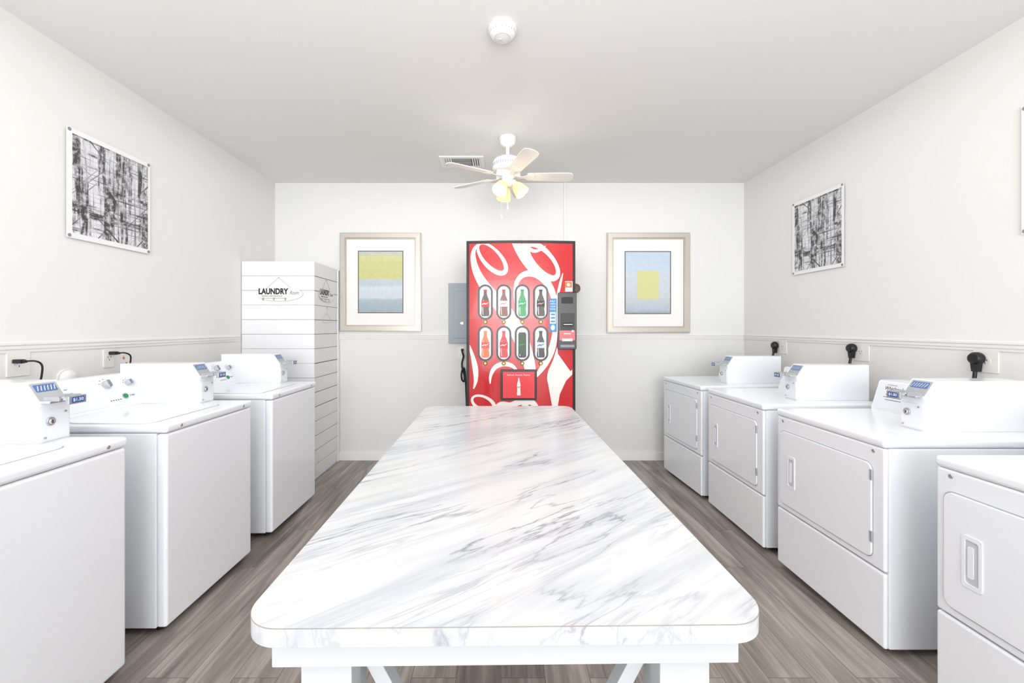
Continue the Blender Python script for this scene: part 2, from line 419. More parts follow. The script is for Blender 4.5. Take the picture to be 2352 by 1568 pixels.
# ------------------------------------------------------------ washers
def make_washer(yc, label):
    t = thing('washing_machine', label, 'washing machine', (-1.885, yc, 0), 0, 'top loading washers along the left wall')
    W = .325
    MB().box(-.365,.318,-W,W,.03,.918,'app',.006).build('cabinet', t)
    MB().box(.316,.365,-W,W,.032,.916,'app',.014,3).build('front_panel', t)
    MB().box(-.365,.369,-W-.003,W+.003,.918,.958,'app',.013,3).build('top', t)
    ld = MB(); ld.prism(rrect(.40,.50,.05,8), .002, 'groove', ZF((.08,-.06,.9575))); ld.prism(rrect(.392,.492,.047,8), .006, 'app', ZF((.08,-.06,.9575)), bev=.003)
    ld.prism(rrect(.02,.10,.008), .0035, 'app2', ZF((.262,-.06,.963)))
    ld.build('lid', t)
    for sy in (-1,1):
        s = MB(); s.cyl(.0075,.004,'metal',XF((.368,sy*.24,.938)),bev=.0015); s.build('screw', t)
        for sx in (-1,1):
            f = MB(); f.cyl(.02,.035,'black',ZF((sx*.3,sy*.27,0)),n=16); f.build('foot', t)
    prof = [(-.345,.957),(-.195,.957),(-.195,.968),(-.293,1.128),(-.303,1.136),(-.345,1.136)]
    c = MB(); c.prism(prof, .53, 'app', basis((0,.205,0),(1,0,0),(0,0,1))); con = c.build('console', t)
    a, b = V((-.195,0,.968)), V((-.293,0,1.128)); up = (b-a).normalized()
    def on(y, z, off=0):
        k = (z-a.z)/(b.z-a.z); p = a+(b-a)*k; n = V((0,1,0)).cross(up); p = p+n*off
        return basis((p.x, y, p.z), (0,1,0), up)
    MB().prism(rrect(.50,.165,.006), .0016, 'app2', on(-.06,1.048)).build('faceplate', con)
    for y, z, r in ((.053,1.085,.025),(.180,1.08,.018)):
        k = MB(); k.cyl(r,.006,'ltgrey',on(y,z,.001)); k.cyl(r*.72,.018,'ltgrey',on(y,z,.006),bev=.003)
        kb = k.build('knob', con)
        g = MB(); g.prism(rrect(r*.42,r*1.5,.003), .010, 'midgrey', on(y,z,.020)); g.build('pointer', kb)
        for j in range(5):
            an = PI*(.1+.2*j)
            Mx = on(y,z,.002) @ Matrix.Translation((math.cos(an)*r*1.45, math.sin(an)*r*1.45, 0))
            MB().prism(rrect(r*.35,.003,.001), .0006, 'inkgrey', Mx).build('dial_mark', con)
    g = MB(); g.cyl(.018,.004,'ltgrey',on(.120,1.015,.001)); g.cyl(.013,.010,'green',on(.120,1.015,.003),bev=.003); g.build('start_button', con)
    text('lettering', 'START', .034, .009, 'ink', con, on(.167,1.015,.002))
    for j in range(5):
        MB().prism(rrect(.007,.004,.001), .0015, 'ink', on(.03+j*.014,1.003,.0012)).build('indicator_light', con)
    for j, (y, z, w) in enumerate(((-.20,1.09,.10),(-.20,1.07,.13),(-.20,1.055,.11))):
        MB().prism(rrect(w,.0035,.001), .0006, 'inkgrey', on(y,z,.0016)).build('printed_line', con)
    coin_box(t, .205, .325, -.33, .135, .957, '$1.50')
    return t
make_washer(1.375, 'white top-load washer nearest the camera, its side cut off by the left edge')
make_washer(2.225, 'white top-load washer in the middle of the left row, green button in view')
make_washer(3.105, 'white top-load washer farthest back, next to the white plank closet')

# ------------------------------------------------------------ dryers
def make_dryer(yc, label, dx=0, rz=0):
    t = thing('clothes_dryer', label, 'dryer', (2.015+dx, yc, 0), PI+rz, 'front door dryers along the right wall')
    W = .345; X = .385
    MB().box(-X,X-.02,-W,W,.03,.885,'app',.006).build('cabinet', t)
    MB().box(X-.022,X,-W,W,.356,.884,'app',.010,3).build('front_panel', t)
    MB().box(X-.022,X,-W,W,.030,.350,'app',.010,3).build('lower_panel', t)
    MB().box(-X,X+.004,-W-.003,W+.003,.885,.925,'app',.013,3).build('top', t)
    d = MB(); cy = -.0125; w, h = .60, .415; zc = .5975
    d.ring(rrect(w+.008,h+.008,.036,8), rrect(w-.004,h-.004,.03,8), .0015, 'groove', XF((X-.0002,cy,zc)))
    d.prism(rrect(w,h,.032,8), .010, 'app', XF((X-.002,cy,zc)), bev=.005)
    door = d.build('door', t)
    hd = MB(); Mx = XF((X+.0075,-.216,.588))
    hd.ring(rrect(.062,.180,.010), rrect(.042,.150,.008), .004, 'app', Mx)
    hd.prism(rrect(.044,.152,.008), .001, 'ltgrey', Mx)
    hd.prism(rrect(.018,.11,.006), .004, 'app2', Mx @ Matrix.Translation((-.004,0,0)))
    hd.build('handle', door)
    for z in (.755,.485):
        hg = MB(); hg.box(X-.001,X+.008,.276,.290,z-.025,z+.025,'ltgrey',.002); hg.cyl(.004,.046,'metal',ZF((X+.007,.290,z-.023)),n=12); hg.build('hinge', door)
    for sy in (-1,1):
        s = MB(); s.cyl(.008,.004,'metal',XF((X-.0005,sy*.292,.862)),bev=.0015); s.build('screw', t)
        for sx in (-1,1):
            f = MB(); f.cyl(.02,.035,'black',ZF((sx*.3,sy*.28,0)),n=16); f.build('foot', t)
    prof = [(-.345,.924),(-.165,.924),(-.165,.934),(-.212,1.085),(-.222,1.094),(-.345,1.094)]
    c = MB(); c.prism(prof, .435, 'app', basis((0,.095,0),(1,0,0),(0,0,1))); con = c.build('console', t)
    a, b = V((-.165,0,.934)), V((-.212,0,1.085)); up = (b-a).normalized()
    def on(y, z, off=0):
        k = (z-a.z)/(b.z-a.z); p = a+(b-a)*k; n = V((0,1,0)).cross(up); p = p+n*off
        return basis((p.x, y, p.z), (0,1,0), up)
    MB().prism(rrect(.415,.148,.006), .0014, 'app2', on(-.125,1.01)).build('faceplate', con)
    text('lettering', 'COMMERCIAL', .06, .006, 'inkgrey', con, on(-.25,1.072,.0015))
    text('lettering', 'Whirlpool', .105, .028, 'ink', con, on(-.235,1.05,.0015), shear=.15, bold=.006)
    for j, (y, z, w) in enumerate(((-.22,1.018,.11),(-.22,1.004,.13),(-.22,.99,.10))):
        MB().prism(rrect(w,.0035,.001), .0006, 'inkgrey', on(y,z,.0014)).build('printed_line', con)
    k = MB(); k.cyl(.026,.006,'ltgrey',on(.01,1.02,.001)); k.cyl(.018,.02,'ltgrey',on(.01,1.02,.006),bev=.003); k.build('knob', con)
    coin_box(t, .100, .220, -.385, .085, .924, '$1.00')
    return t
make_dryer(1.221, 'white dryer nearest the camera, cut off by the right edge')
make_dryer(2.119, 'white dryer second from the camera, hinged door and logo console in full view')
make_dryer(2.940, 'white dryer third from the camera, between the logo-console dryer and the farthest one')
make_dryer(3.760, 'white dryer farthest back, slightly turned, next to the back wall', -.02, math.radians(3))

# ------------------------------------------------------------ plank closet
def make_closet():
    t = thing('storage_closet', 'white shiplap plank closet in the back left corner', 'closet', (-2.045,4.12,0))
    x0, x1, y0, y1, H = XL+.005+2.045, -1.709+2.045, 3.833-4.12, 4.405-4.12, 2.01
    f = MB(); f.box(x0,x1-.012,y0+.012,y0+.03,0,H-.005,'gap')
    s = MB(); s.box(x1-.03,x1-.012,y0+.031,y1-.002,0,H-.005,'gapside')
    n = 15; hh = H/n
    for i in range(n):
        e = random.uniform(.0015,.0032); e2 = random.uniform(.003,.007); ja = random.uniform(-.002,.002)
        f.box(x0,x1,y0+ja*.3,y0+.013,i*hh,(i+1)*hh-e,'plank',.002)
        s.box(x1-.013,x1,y0+.014,y1,i*hh,(i+1)*hh-e2,'plank',.0025)
    f.build('front_planks', t); s.build('side_planks', t)
    MB().box(x1,x1+.012,y1-.035,y1,0,H-.01,'plank',.002).build('corner_trim', t)
    MB().box(x0,x1-.03,y0+.031,y1,H-.03,H-.008,'plank',.002).build('top_board', t)
make_closet()

def sign(label, Mx, k=1.0):
    o = thing('laundry_sign', label, 'sign')
    o.matrix_world = Mx
    MB().prism(ell(.215*k,.066,40), .007, 'white').build('board', o)
    st = MB(); st.ring(ell(.215*k,.066,40), ell(.2135*k,.0645,40), .0075, 'ltgrey'); st.build('board_rim', o)
    T = lambda x,y: Matrix.Translation((x*k,y,.0076))
    text('lettering','LAUNDRY',.272*k,.056,'ink',o,T(-.055,.024),bold=.04)
    text('lettering','Room',.085*k,.034,'inkgrey',o,T(.135,.012),shear=.5)
    text('lettering','WASH, DRY & FOLD',.19*k,.014,'ink',o,T(-.07,-.020))
    r = MB(); r.tube([(-.12*k,.054,.004),(-.010*k,.150,.004)],.0011,'cord',n=6,smooth=0); r.tube([(.10*k,.057,.004),(-.010*k,.150,.004)],.0011,'cord',n=6,smooth=0)
    r.cyl(.005,.008,'metal',Matrix.Translation((-.010*k,.150,0)),n=12); r.build('string', o)
    for x in (-.15,-.05,.055):
        p = MB(); p.box((x-.005)*k,(x+.005)*k,-.058,-.034,.007,.014,'wood',.001); p.build('clothespin', o)
    MB().box(-.16*k,.065*k,-.040,-.037,.0075,.009,'cord').build('clothes_line', o)
    return o
sign('oval hanging sign lettered LAUNDRY on the closet front planks', basis(((643-1150)*3.833/960, 3.8325, 1.4+77*3.833/960), (1,0,0),(0,0,1)))
ys = 1.709*960/(1150-749)
sign('small hanging sign lettered LAUNDRY on the closet side planks', basis((-1.7085, ys, 1.4+74*ys/960), (0,1,0),(0,0,1)), .80)
def hanger():
    t = thing('wire_hanger', 'thin white wire hanger hanging below the side sign on the closet', 'hanger')
    t.matrix_world = basis((-1.702, ys+.0, 1.50), (0,1,0),(0,0,1))
    h = MB(); h.tube([(0,.05,0),(.0,.075,0),(.012,.088,0),(.024,.078,0),(.022,.068,0)],.0018,'ltgrey',n=6); h.build('hook', t)
    h = MB(); h.tube([(0,.05,0),(-.09,-.02,0),(-.10,-.045,0),(-.06,-.05,0),(.06,-.05,0),(.10,-.045,0),(.09,-.02,0),(0,.05,0)],.0018,'ltgrey',n=6); h.build('wire_body', t)
    MB().cyl(.005,.012,'metal',Matrix.Translation((.012,.09,-.007)),n=10).build('nail', t)
hanger()

# ------------------------------------------------------------ framed art on the back wall
def framed(label, px0, px1, py0, py1, ax0, ax1, ay0, ay1, art, patch=None):
    sc = YB/960; X = lambda p: (p-1150)*sc; Z = lambda p: EYE-(p-752)*sc
    cx, cz = (X(px0)+X(px1))/2, (Z(py0)+Z(py1))/2; w, h = X(px1)-X(px0), Z(py0)-Z(py1)
    t = thing('framed_art', label, 'picture', (cx, YB-.001, cz), 0, 'framed prints on the back wall')
    I = YF((0,0,0))
    fr = MB(); fw = .068
    for d, a, b, mm in ((.020,0,fw,'frame2'),(.032,.010,fw-.014,'frame')):
        fr.ring(rrect(w-2*a,h-2*a,.001,1), rrect(w-2*b,h-2*b,.001,1), d, mm, I)
    fr.build('frame', t, wn=False)
    iw, ih = w-2*fw+.004, h-2*fw+.004
    MB().box(-iw/2,iw/2,-.010,-.002,-ih/2,ih/2,'mat_board').build('mat_board', t)
    acx, acz = (X(ax0)+X(ax1))/2-cx, (Z(ay0)+Z(ay1))/2-cz; aw, ah = X(ax1)-X(ax0), Z(ay0)-Z(ay1)
    MB().ring(rrect(aw,ah,.001,1), rrect(aw-.018,ah-.018,.001,1), .003, 'taupe', YF((acx,-.010,acz))).build('liner', t)
    p = MB(); p.box(acx-aw/2+.006,acx+aw/2-.006,-.0115,-.0105,acz-ah/2+.006,acz+ah/2-.006,art)
    p.build('print', t, smooth=False)
    if patch:
        x0,x1,z1,z0 = X(patch[0])-cx, X(patch[1])-cx, Z(patch[2])-cz, Z(patch[3])-cz
        MB().box(x0,x1,-.0122,-.0116,z0,z1,'yellow').build('painted_square', t, smooth=False)
framed('silver framed abstract print with a yellow upper block, left of the soda machine', 782,968,535,761, 823,927,576,719, 'art1')
framed('silver framed pale blue abstract print with a small yellow square, right of the soda machine', 1393,1583,535,764, 1434,1540,577,721, 'art2', (1463,1512,622,687))

# ------------------------------------------------------------ sketch prints on the side walls
def wall_print(label, wall, y0, y1, z0, z1):
    s = 1 if wall == 'L' else -1
    X = XL if wall == 'L' else XR
    t = thing('wall_print', label, 'print', (X, (y0+y1)/2, (z0+z1)/2), 0 if s == 1 else PI, 'black and white sketch prints on the side walls')
    w, h = y1-y0, z1-z0
    MB().box(.010,.0125,-w/2,w/2,-h/2,h/2,'acrylic',.0008).build('sheet', t)
    MB().box(.0126,.0130,-w/2+.030,w/2-.020,-h/2+.03,h/2-.03,'sketch').build('sketch', t, smooth=False)
    for a in (-1,1):
        for b in (-1,1):
            c = MB(); c.cyl(.005,.010,'metal',XF((.001,a*(w/2-.014),b*(h/2-.014))),n=12); c.cyl(.0095,.003,'midgrey',XF((.0125,a*(w/2-.014),b*(h/2-.014))),n=16,bev=.001); c.build('standoff', t)
wall_print('black and white scratchy line print on the left wall above the washers', 'L', 2.28, 2.824, 1.895, 2.505)
wall_print('black and white scratchy line print on the right wall, the one fully in view', 'R', 3.113, 3.663, 1.856, 2.483)
wall_print('sketch print on the right wall cut off by the right edge of the photo', 'R', 1.50, 2.052, 1.856, 2.483)

# ------------------------------------------------------------ vending machine
def make_vending():
    VX, VY = .1765, 3.65
    t = thing('vending_machine', 'red soda vending machine with white script swirls against the back wall', 'vending machine', (VX, VY, 0))
    hw, H, bow = .4755, 2.155, .03
    sc = VY/960
    X = lambda p: (p-1150)*sc-VX
    Z = lambda p: EYE-(p-752)*sc
    def yb(x): return -bow*(1-(x/hw)**2)
    c = MB(); c.box(-hw,hw,.03,.66,.06,H-.012,'vblack',.008)
    c.box(-hw+.02,hw-.02,.05,.64,.0,.06,'vblack'); c.build('cabinet', t)
    def bowed(x0,x1,z0,z1,off,back,m,n=28):
        t2 = bmesh.new(); fr=[]; bk=[]
        for i in range(n+1):
            x = x0+(x1-x0)*i/n
            fr.append((t2.verts.new((x,yb(x)-off,z0)),t2.verts.new((x,yb(x)-off,z1))))
            bk.append((t2.verts.new((x,back,z0)),t2.verts.new((x,back,z1))))
        for i in range(n):
            t2.faces.new((fr[i][0],fr[i+1][0],fr[i+1][1],fr[i][1])); t2.faces.new((bk[i][0],bk[i][1],bk[i+1][1],bk[i+1][0]))
            t2.faces.new((fr[i][1],fr[i+1][1],bk[i+1][1],bk[i][1])); t2.faces.new((fr[i][0],bk[i][0],bk[i+1][0],fr[i+1][0]))
        t2.faces.new((fr[0][0],fr[0][1],bk[0][1],bk[0][0])); t2.faces.new((fr[n][0],bk[n][0],bk[n][1],fr[n][1]))
        bmesh.ops.recalc_face_normals(t2, faces=t2.faces[:]); return t2
    d = MB(); d.merge(bowed(-hw,hw,.07,H,0,.028,'vblack'),'vblack'); d.build('door_frame', t, wn=False)
    xa, xb_, za, zb = X(1078), X(1315), .12, Z(560)
    d = MB(); d.merge(bowed(xa,xb_,za,zb,.004,.0,'red'),'red'); d.build('front_panel', t, wn=False)
    g = MB(); G = bmesh.new()
    PX0, PX1 = 1079, 1314
    def put(px, py, off=.0052):
        px = min(max(px,PX0),PX1); py = max(py,561); x = X(px); return G.verts.new((x, yb(x)-off, max(Z(py),.125)))
    lay = [0]
    def ribbon(P, closed=False, k=8):
        lay[0] += 1; off = .0050+lay[0]*.00012
        Q = catmull(P, k, closed); n = len(Q); rows = []
        for i, q in enumerate(Q):
            a = Q[(i+1)%n] if closed or i < n-1 else Q[i]; b = Q[i-1] if closed or i > 0 else Q[i]
            dx, dy = a.x-b.x, a.y-b.y; L = math.hypot(dx,dy) or 1
            nx, ny = -dy/L, dx/L; w = q.z/2
            rows.append((put(q.x+nx*w,q.y+ny*w,off), put(q.x-nx*w,q.y-ny*w,off)))
        for i in range(n if closed else n-1):
            A, B = rows[i], rows[(i+1)%n]
            try: G.faces.new((A[0],A[1],B[1],B[0]))
            except Exception: pass
    def rg(cx,cy,rx,ry,rot,w,w2=None,ph=0):
        pts = ell(rx,ry,16,cx,cy,math.radians(rot)); w2 = w2 or w
        ribbon([(p[0],p[1],w+(w2-w)*(.5+.5*math.sin(2*PI*i/16+ph))) for i,p in enumerate(pts)], True, 5)
    rg(1130,594,43,19,48,5,11,1.2)
    ribbon([(1100,562,5),(1090,572,8),(1087,592,12),(1094,622,17),(1110,652,22),(1134,684,28),(1160,716,32),(1184,754,34),(1203,796,32),(1216,840,26),(1221,880,20),(1214,915,15),(1196,938,9),(1180,944,4)])
    rg(1243,600,50,23,47,9,22,-.6)
    ribbon([(1183,552,20),(1192,574,19),(1206,600,17),(1226,624,14),(1246,638,8),(1262,644,3)])
    ribbon([(1206,556,4),(1212,570,8),(1226,578,8),(1242,574,5),(1252,566,2)])
    ribbon([(1184,700,4),(1183,672,8),(1188,646,10),(1204,631,13),(1228,630,16),(1250,644,17),(1266,668,15),(1274,700,11),(1275,735,10),(1273,770,13),(1266,802,16),(1252,832,15),(1236,856,9),(1226,868,3)])
    ribbon([(1292,628,2),(1286,652,6),(1280,680,5),(1279,700,2)])
    ribbon([(1126,880,3),(1127,862,7),(1136,844,10),(1154,835,11),(1174,838,9),(1188,850,4)])
    rg(1110,925,27,15,24,5,10,1.0)
    ribbon([(1078,792,3),(1086,818,9),(1092,846,13),(1093,872,9),(1088,892,3)])
    ribbon([(1132,940,5),(1150,926,10),(1172,928,12),(1190,922,14),(1212,918,16),(1230,930,10),(1236,946,4)])
    ribbon([(1084,980,10),(1130,1010,30),(1190,1000,40),(1250,960,30),(1312,975,12)])
    def blob(pts):
        lay[0] += 1; Q = catmull([(x,y,0) for x,y in pts], 5, True)
        vs = [put(q.x,q.y,.0050+lay[0]*.00012) for q in Q]
        f = G.faces.new(vs); bmesh.ops.triangulate(G, faces=[f])
    blob([(1279,798),(1281,816),(1286,836),(1295,850),(1306,854),(1315,848),(1315,858),(1304,868),(1293,884),(1285,904),(1280,926),(1278,945),(1270,945),(1267,920),(1263,895),(1256,872),(1258,852),(1266,834),(1273,816)])
    bmesh.ops.recalc_face_normals(G, faces=G.faces[:])
    for f in G.faces:
        if f.normal.y > 0: f.normal_flip()
    g.merge(G, 'whitevinyl'); g.build('script_graphic', t, smooth=False)
    cols = {'cola':((60,22,16),(205,20,30),(200,24,34)),'diet':((120,60,46),(226,226,226),(205,30,40)),'lime':((24,140,76),(40,160,90),(34,150,80)),'zero':((46,28,24),(30,28,30),(40,38,40)),
            'orange':((226,104,50),(226,70,60),(235,130,50)),'cherry':((196,40,50),(214,32,44),(220,60,60)),'can':((26,26,28),(60,84,60),(40,40,42)),'dark':((44,32,40),(200,204,214),(60,60,90))}
    for k,(a,b,c3) in cols.items(): M['b_'+k] = mat('drink_'+k, a, .3); M['l_'+k] = mat('drink_label_'+k, b, .4); M['c_'+k] = mat('drink_cap_'+k, c3, .4)
    M['shine'] = mat('bottle_shine', (206,200,198), .2)
    rows = [(694,['cola','diet','lime','zero']),(788,['orange','cherry','can','dark'])]
    for py, ks in rows:
        for px, k in zip((1115,1157,1199,1241), ks):
            x, z = X(px), Z(py); y = yb(x)-.004
            b = MB(); w, h = .128, .304
            b.ring(rrect(w,h,w/2,10), rrect(w-.030,h-.030,(w-.030)/2,10), .016, 'vblack', YF((x,y,z)))
            b.prism(rrect(w-.028,h-.028,(w-.028)/2,10), .009, 'white', YF((x,y,z)))
            bt = b.build('selection_window', t)
            I = YF((x,y-.009,z-.122))
            if k == 'can': hp = [(.026,0),(.034,.012),(.034,.20),(.026,.218)]
            else: hp = [(.028,0),(.034,.010),(.034,.035),(.030,.062),(.034,.095),(.034,.125),(.026,.155),(.014,.185),(.012,.215)]
            q = MB(); q.prism([(a,b2) for a,b2 in hp]+[(-a,b2) for a,b2 in reversed(hp)], .003, M['b_'+k], I)
            q.prism([(-.022,.012),(-.017,.012),(-.019,.075),(-.015,.150),(-.021,.130),(-.024,.060)], .0034, 'shine', I)
            q.build('bottle_image', bt)
            l0, l1 = (.03,.19) if k == 'can' else (.082,.132)
            q = MB(); q.prism([(-.034,l0),(.034,l0),(.034,l1),(-.034,l1)], .004, M['l_'+k], I)
            mk = {'diet':'red','dark':'coinblue','can':'green','zero':'red'}.get(k,'white')
            lm = (l0+l1)/2
            q.prism([(-.028,lm-.010),(-.012,lm-.002),(.004,lm-.006),(.026,lm+.008),(.028,lm+.014),(.006,lm+.003),(-.010,lm+.008),(-.028,lm-.002)], .0048, mk, I)
            q.build('bottle_label', bt)
            if k != 'can': MB().prism(rrect(.030,.016,.003), .005, M['c_'+k], I @ Matrix.Translation((0,.222,0))).build('bottle_cap', bt)
            u = MB(); xx, zz = X(px), Z(py+44); u.cyl(.017,.010,'vblack',YF((xx,y,zz-.005)),n=20); u.cyl(.012,.014,'gold',YF((xx,y,zz-.005)),n=20,bev=.002); u.build('select_button', t)
    x0,x1,z1,z0 = X(1150),X(1232),Z(847),Z(917); cx, cz = (x0+x1)/2,(z0+z1)/2; y = yb(cx)-.003
    s = MB(); s.prism(rrect(x1-x0,z1-z0,.008), .014, 'vblack', YF((cx,y,cz)), bev=.003); sc_ = s.build('display', t)
    MB().prism(rrect(x1-x0-.04,z1-z0-.04,.003), .002, 'screen', YF((cx,y-.0135,cz))).build('screen', sc_)
    text('display_text','Refresh. Recycle. Repeat.',.20,.017,'white',sc_,YF((cx,y-.0160,cz+.085)))
    hp = [(.013,0),(.016,.01),(.013,.05),(.016,.08),(.014,.10),(.006,.13),(.005,.15)]
    MB().prism([(a,b) for a,b in hp]+[(-a,b) for a,b in reversed(hp)], .001, 'whitevinyl', YF((cx,y-.0155,cz-.09))).build('bottle_emblem', sc_)
    MB().prism([(-.017,-.004),(-.004,.002),(.004,-.003),(.017,.004),(.016,.009),(.004,.003),(-.004,.008),(-.016,.002)], .0016, 'screen', YF((cx,y-.0155,cz-.02))).build('emblem_script', sc_)
    x0,x1,z1,z0 = X(1280),X(1323),Z(672),Z(802); cx, cz = (x0+x1)/2,(z0+z1)/2; y = yb(min(cx,hw))-.0
    p = MB(); p.prism(rrect(x1-x0,z1-z0,.012), .035, 'vblack', YF((cx,y+.01,cz)), bev=.005); pu = p.build('payment_panel', t)
    yy = y-.025
    q = MB(); q.prism(rrect(.115,.145,.008), .010, 'black', YF((cx+.004,yy,Z(738)))); q.prism(rrect(.085,.035,.006), .018, 'dark', YF((cx+.004,yy,Z(745)))); q.box(cx-.034,cx+.042,yy-.021,yy-.018,Z(745)-.002,Z(745)+.003,'metal'); q.build('bill_slot', pu)
    MB().prism(rrect(.10,.055,.003), .004, 'dark', YF((cx,yy,Z(690)))).build('card_reader', pu)
    q = MB(); q.prism(rrect(.135,.085,.003), .003, 'red', YF((cx,yy,Z(770)))); q.prism(rrect(.09,.022,.003), .005, 'white', YF((cx,yy,Z(780)))); q.build('coin_plate', pu)
    q = MB(); q.box(cx-.03,cx+.03,yy-.006,yy-.0,Z(766)-.003,Z(766)+.003,'metal'); q.cyl(.009,.010,'metal',YF((cx+.045,yy,Z(760))),n=14); q.build('coin_slot', pu)
    MB().prism(rrect(.12,.022,.003), .006, 'midgrey', YF((cx,yy,Z(794)))).build('coin_return', pu)
    x = X(1269); y = yb(x)-.006
    s = MB(); s.prism(rrect(.066,.29,.003), .001, 'bluest', YF((x,y,Z(724)))); s.prism(rrect(.05,.10,.002), .0015, 'white', YF((x,y,Z(730))))
    s.prism(ell(.018,.024,16), .0022, 'whitevinyl', YF((x,y,Z(752)))); s = s.build('pay_sticker', t)
    for i, w in enumerate(('PAY','WITH','YOUR','PHONE')):
        text('sticker_text', w, .045, .014, 'white', s, YF((x,y-.0016,Z(692+i*6))))
    for i in range(3): MB().prism(rrect(.038,.014,.003), .0022, 'bluest', YF((x,y,Z(722+i*8)))).build('sticker_mark', s)
    x = X(1305); y = yb(x)-.006
    s = MB(); s.prism(rrect(.072,.09,.002), .001, 'white', YF((x,y,Z(658)))); s.prism(rrect(.062,.05,.002), .0015, 'orange', YF((x,y,Z(654)))); s.prism(ell(.014,.014,16), .002, 'white', YF((x,y,Z(654)))); s.build('notice_sticker', t)
    s = MB(); s.prism(rrect(.56,.20,.02), .014, 'vblack', YF((-.02,yb(0)-.003,.42)), bev=.004); s.prism(rrect(.50,.14,.015), .018, 'black', YF((-.02,yb(0)-.003,.42)), bev=.003); s.build('delivery_flap', t)
make_vending()

# ------------------------------------------------------------ ceiling fan
def make_fan():
    t = thing('ceiling_fan', 'white five-blade ceiling fan with lit frosted glass shades', 'ceiling fan', (.056,3.35,0))
    m = MB(); m.lathe([(0,ZC-.001),(.066,ZC-.001),(.070,ZC-.012),(.062,ZC-.045),(.038,ZC-.070),(.020,ZC-.078),(0,ZC-.078)],'fan'); m.build('canopy', t)
    m = MB(); m.lathe([(.013,2.86),(.013,2.775),(.026,2.77),(.026,2.755)],'fan',n=16); m.build('downrod', t)
    m = MB(); m.lathe([(0,2.765),(.045,2.765),(.075,2.755),(.110,2.735),(.120,2.715),(.122,2.672),(.112,2.655),(.092,2.645),(0,2.645)],'fan',n=40); mo = m.build('motor_housing', t)
    v = MB()
    for i in range(40):
        a = 2*PI*i/40
        v.box(.121,.1235,-.0045,.0045,2.680,2.704,'groove',Mx=Matrix.Rotation(a,4,'Z'))
        v.box(.086,.089,-.003,.003,2.742,2.752,'groove',Mx=Matrix.Rotation(a,4,'Z')@Matrix.Translation((0.012,0,-.004)))
    v.build('vent_slots', mo)
    m = MB(); m.lathe([(0,2.645),(.055,2.645),(.060,2.62),(.052,2.595),(.040,2.585),(.048,2.575),(.050,2.55),(.030,2.525),(0,2.52)],'fan'); m.build('light_hub', t)
    zb = 2.607
    for ang in (148,211,288,2,75):
        R = Matrix.Rotation(math.radians(ang),4,'Z') @ Matrix.Translation((0,0,zb)) @ Matrix.Rotation(math.radians(-12),4,'X')
        b = MB(); pts = [(.155,-.042),(.175,-.05),(.47,-.062),(.508,-.055),(.526,-.03),(.530,0),(.526,.03),(.508,.055),(.47,.062),(.175,.05),(.155,.042)]
        b.prism(pts, .006, 'blade', R); bl = b.build('blade', t)
        a = MB(); a.prism([(.075,-.015),(.13,-.012),(.16,-.032),(.21,-.036),(.225,0),(.21,.036),(.16,.032),(.13,.012),(.075,.015)], .004, 'fan', R @ Matrix.Translation((0,0,-.005)))
        a.box(.05,.10,-.012,.012,.0,.042,'fan',.003,Mx=R); a.build('blade_arm', bl)
    for ang in (-22,-122,105):
        Rz = Matrix.Rotation(math.radians(ang),4,'Z')
        base = Rz @ Matrix.Translation((.045,0,2.565)) @ Matrix.Rotation(math.radians(180-38),4,'Y')
        n = MB(); n.lathe([(0,0),(.019,0),(.022,.02),(.018,.035),(0,.035)],'fan',base,20); lh = n.build('lamp_holder', t)
        s = MB(); s.lathe([(.018,.030),(.032,.038),(.044,.060),(.051,.090),(.060,.130),(.057,.130),(.048,.090),(.041,.062),(.029,.042),(.016,.034)],'glass',base,28); s.build('glass_shade', lh)
        u = MB(); u.lathe([(0,.035),(.014,.04),(.026,.070),(.026,.088),(.014,.112),(0,.116)],'bulb',base,16); u.build('bulb', lh)
        p = base @ V((0,0,.20))
        L = bpy.data.lights.new('fan_lamp','POINT'); L.energy = .9; L.color = (1,.84,.64); L.shadow_soft_size = .05
        lo = bpy.data.objects.new('fan_lamp', L); COL.objects.link(lo); lo.location = (p.x+.056, p.y+3.35, p.z)
    for x, z1 in ((-.05,2.29),(.0,2.36)):
        c = MB(); c.tube([(x,-.03,2.535),(x,-.03,z1)],.0014,'metal',n=6,smooth=0); c.lathe([(0,z1+.01),(.005,z1),(.006,z1-.02),(0,z1-.028)],'fan',Matrix.Translation((x,-.03,0)),10); c.build('pull_chain', t)
make_fan()

# smoke detector
t = thing('smoke_detector', 'round white smoke detector on the ceiling', 'smoke detector', (.009,2.13,0))
MB().lathe([(0,ZC-.001),(.072,ZC-.001),(.073,ZC-.014),(.066,ZC-.018),(.0,ZC-.018)],'fan',n=40).build('mounting_base', t)
sd = MB().lathe([(0,ZC-.017),(.064,ZC-.017),(.066,ZC-.030),(.058,ZC-.042),(.040,ZC-.050),(.0,ZC-.052)],'fan',n=40).build('cover', t)
v = MB()
for i in range(24):
    v.box(.0605,.0665,-.002,.002,ZC-.034,ZC-.024,'groove',Mx=Matrix.Rotation(2*PI*i/24,4,'Z'))
v.ring(ell(.040,.040,24),ell(.038,.038,24),.001,'ltgrey',ZF((0,0,ZC-.0515)))
v.build('vent_slots', sd)
MB().cyl(.010,.004,'ltgrey',ZF((-.012,.01,ZC-.056)),n=16).build('test_button', t)

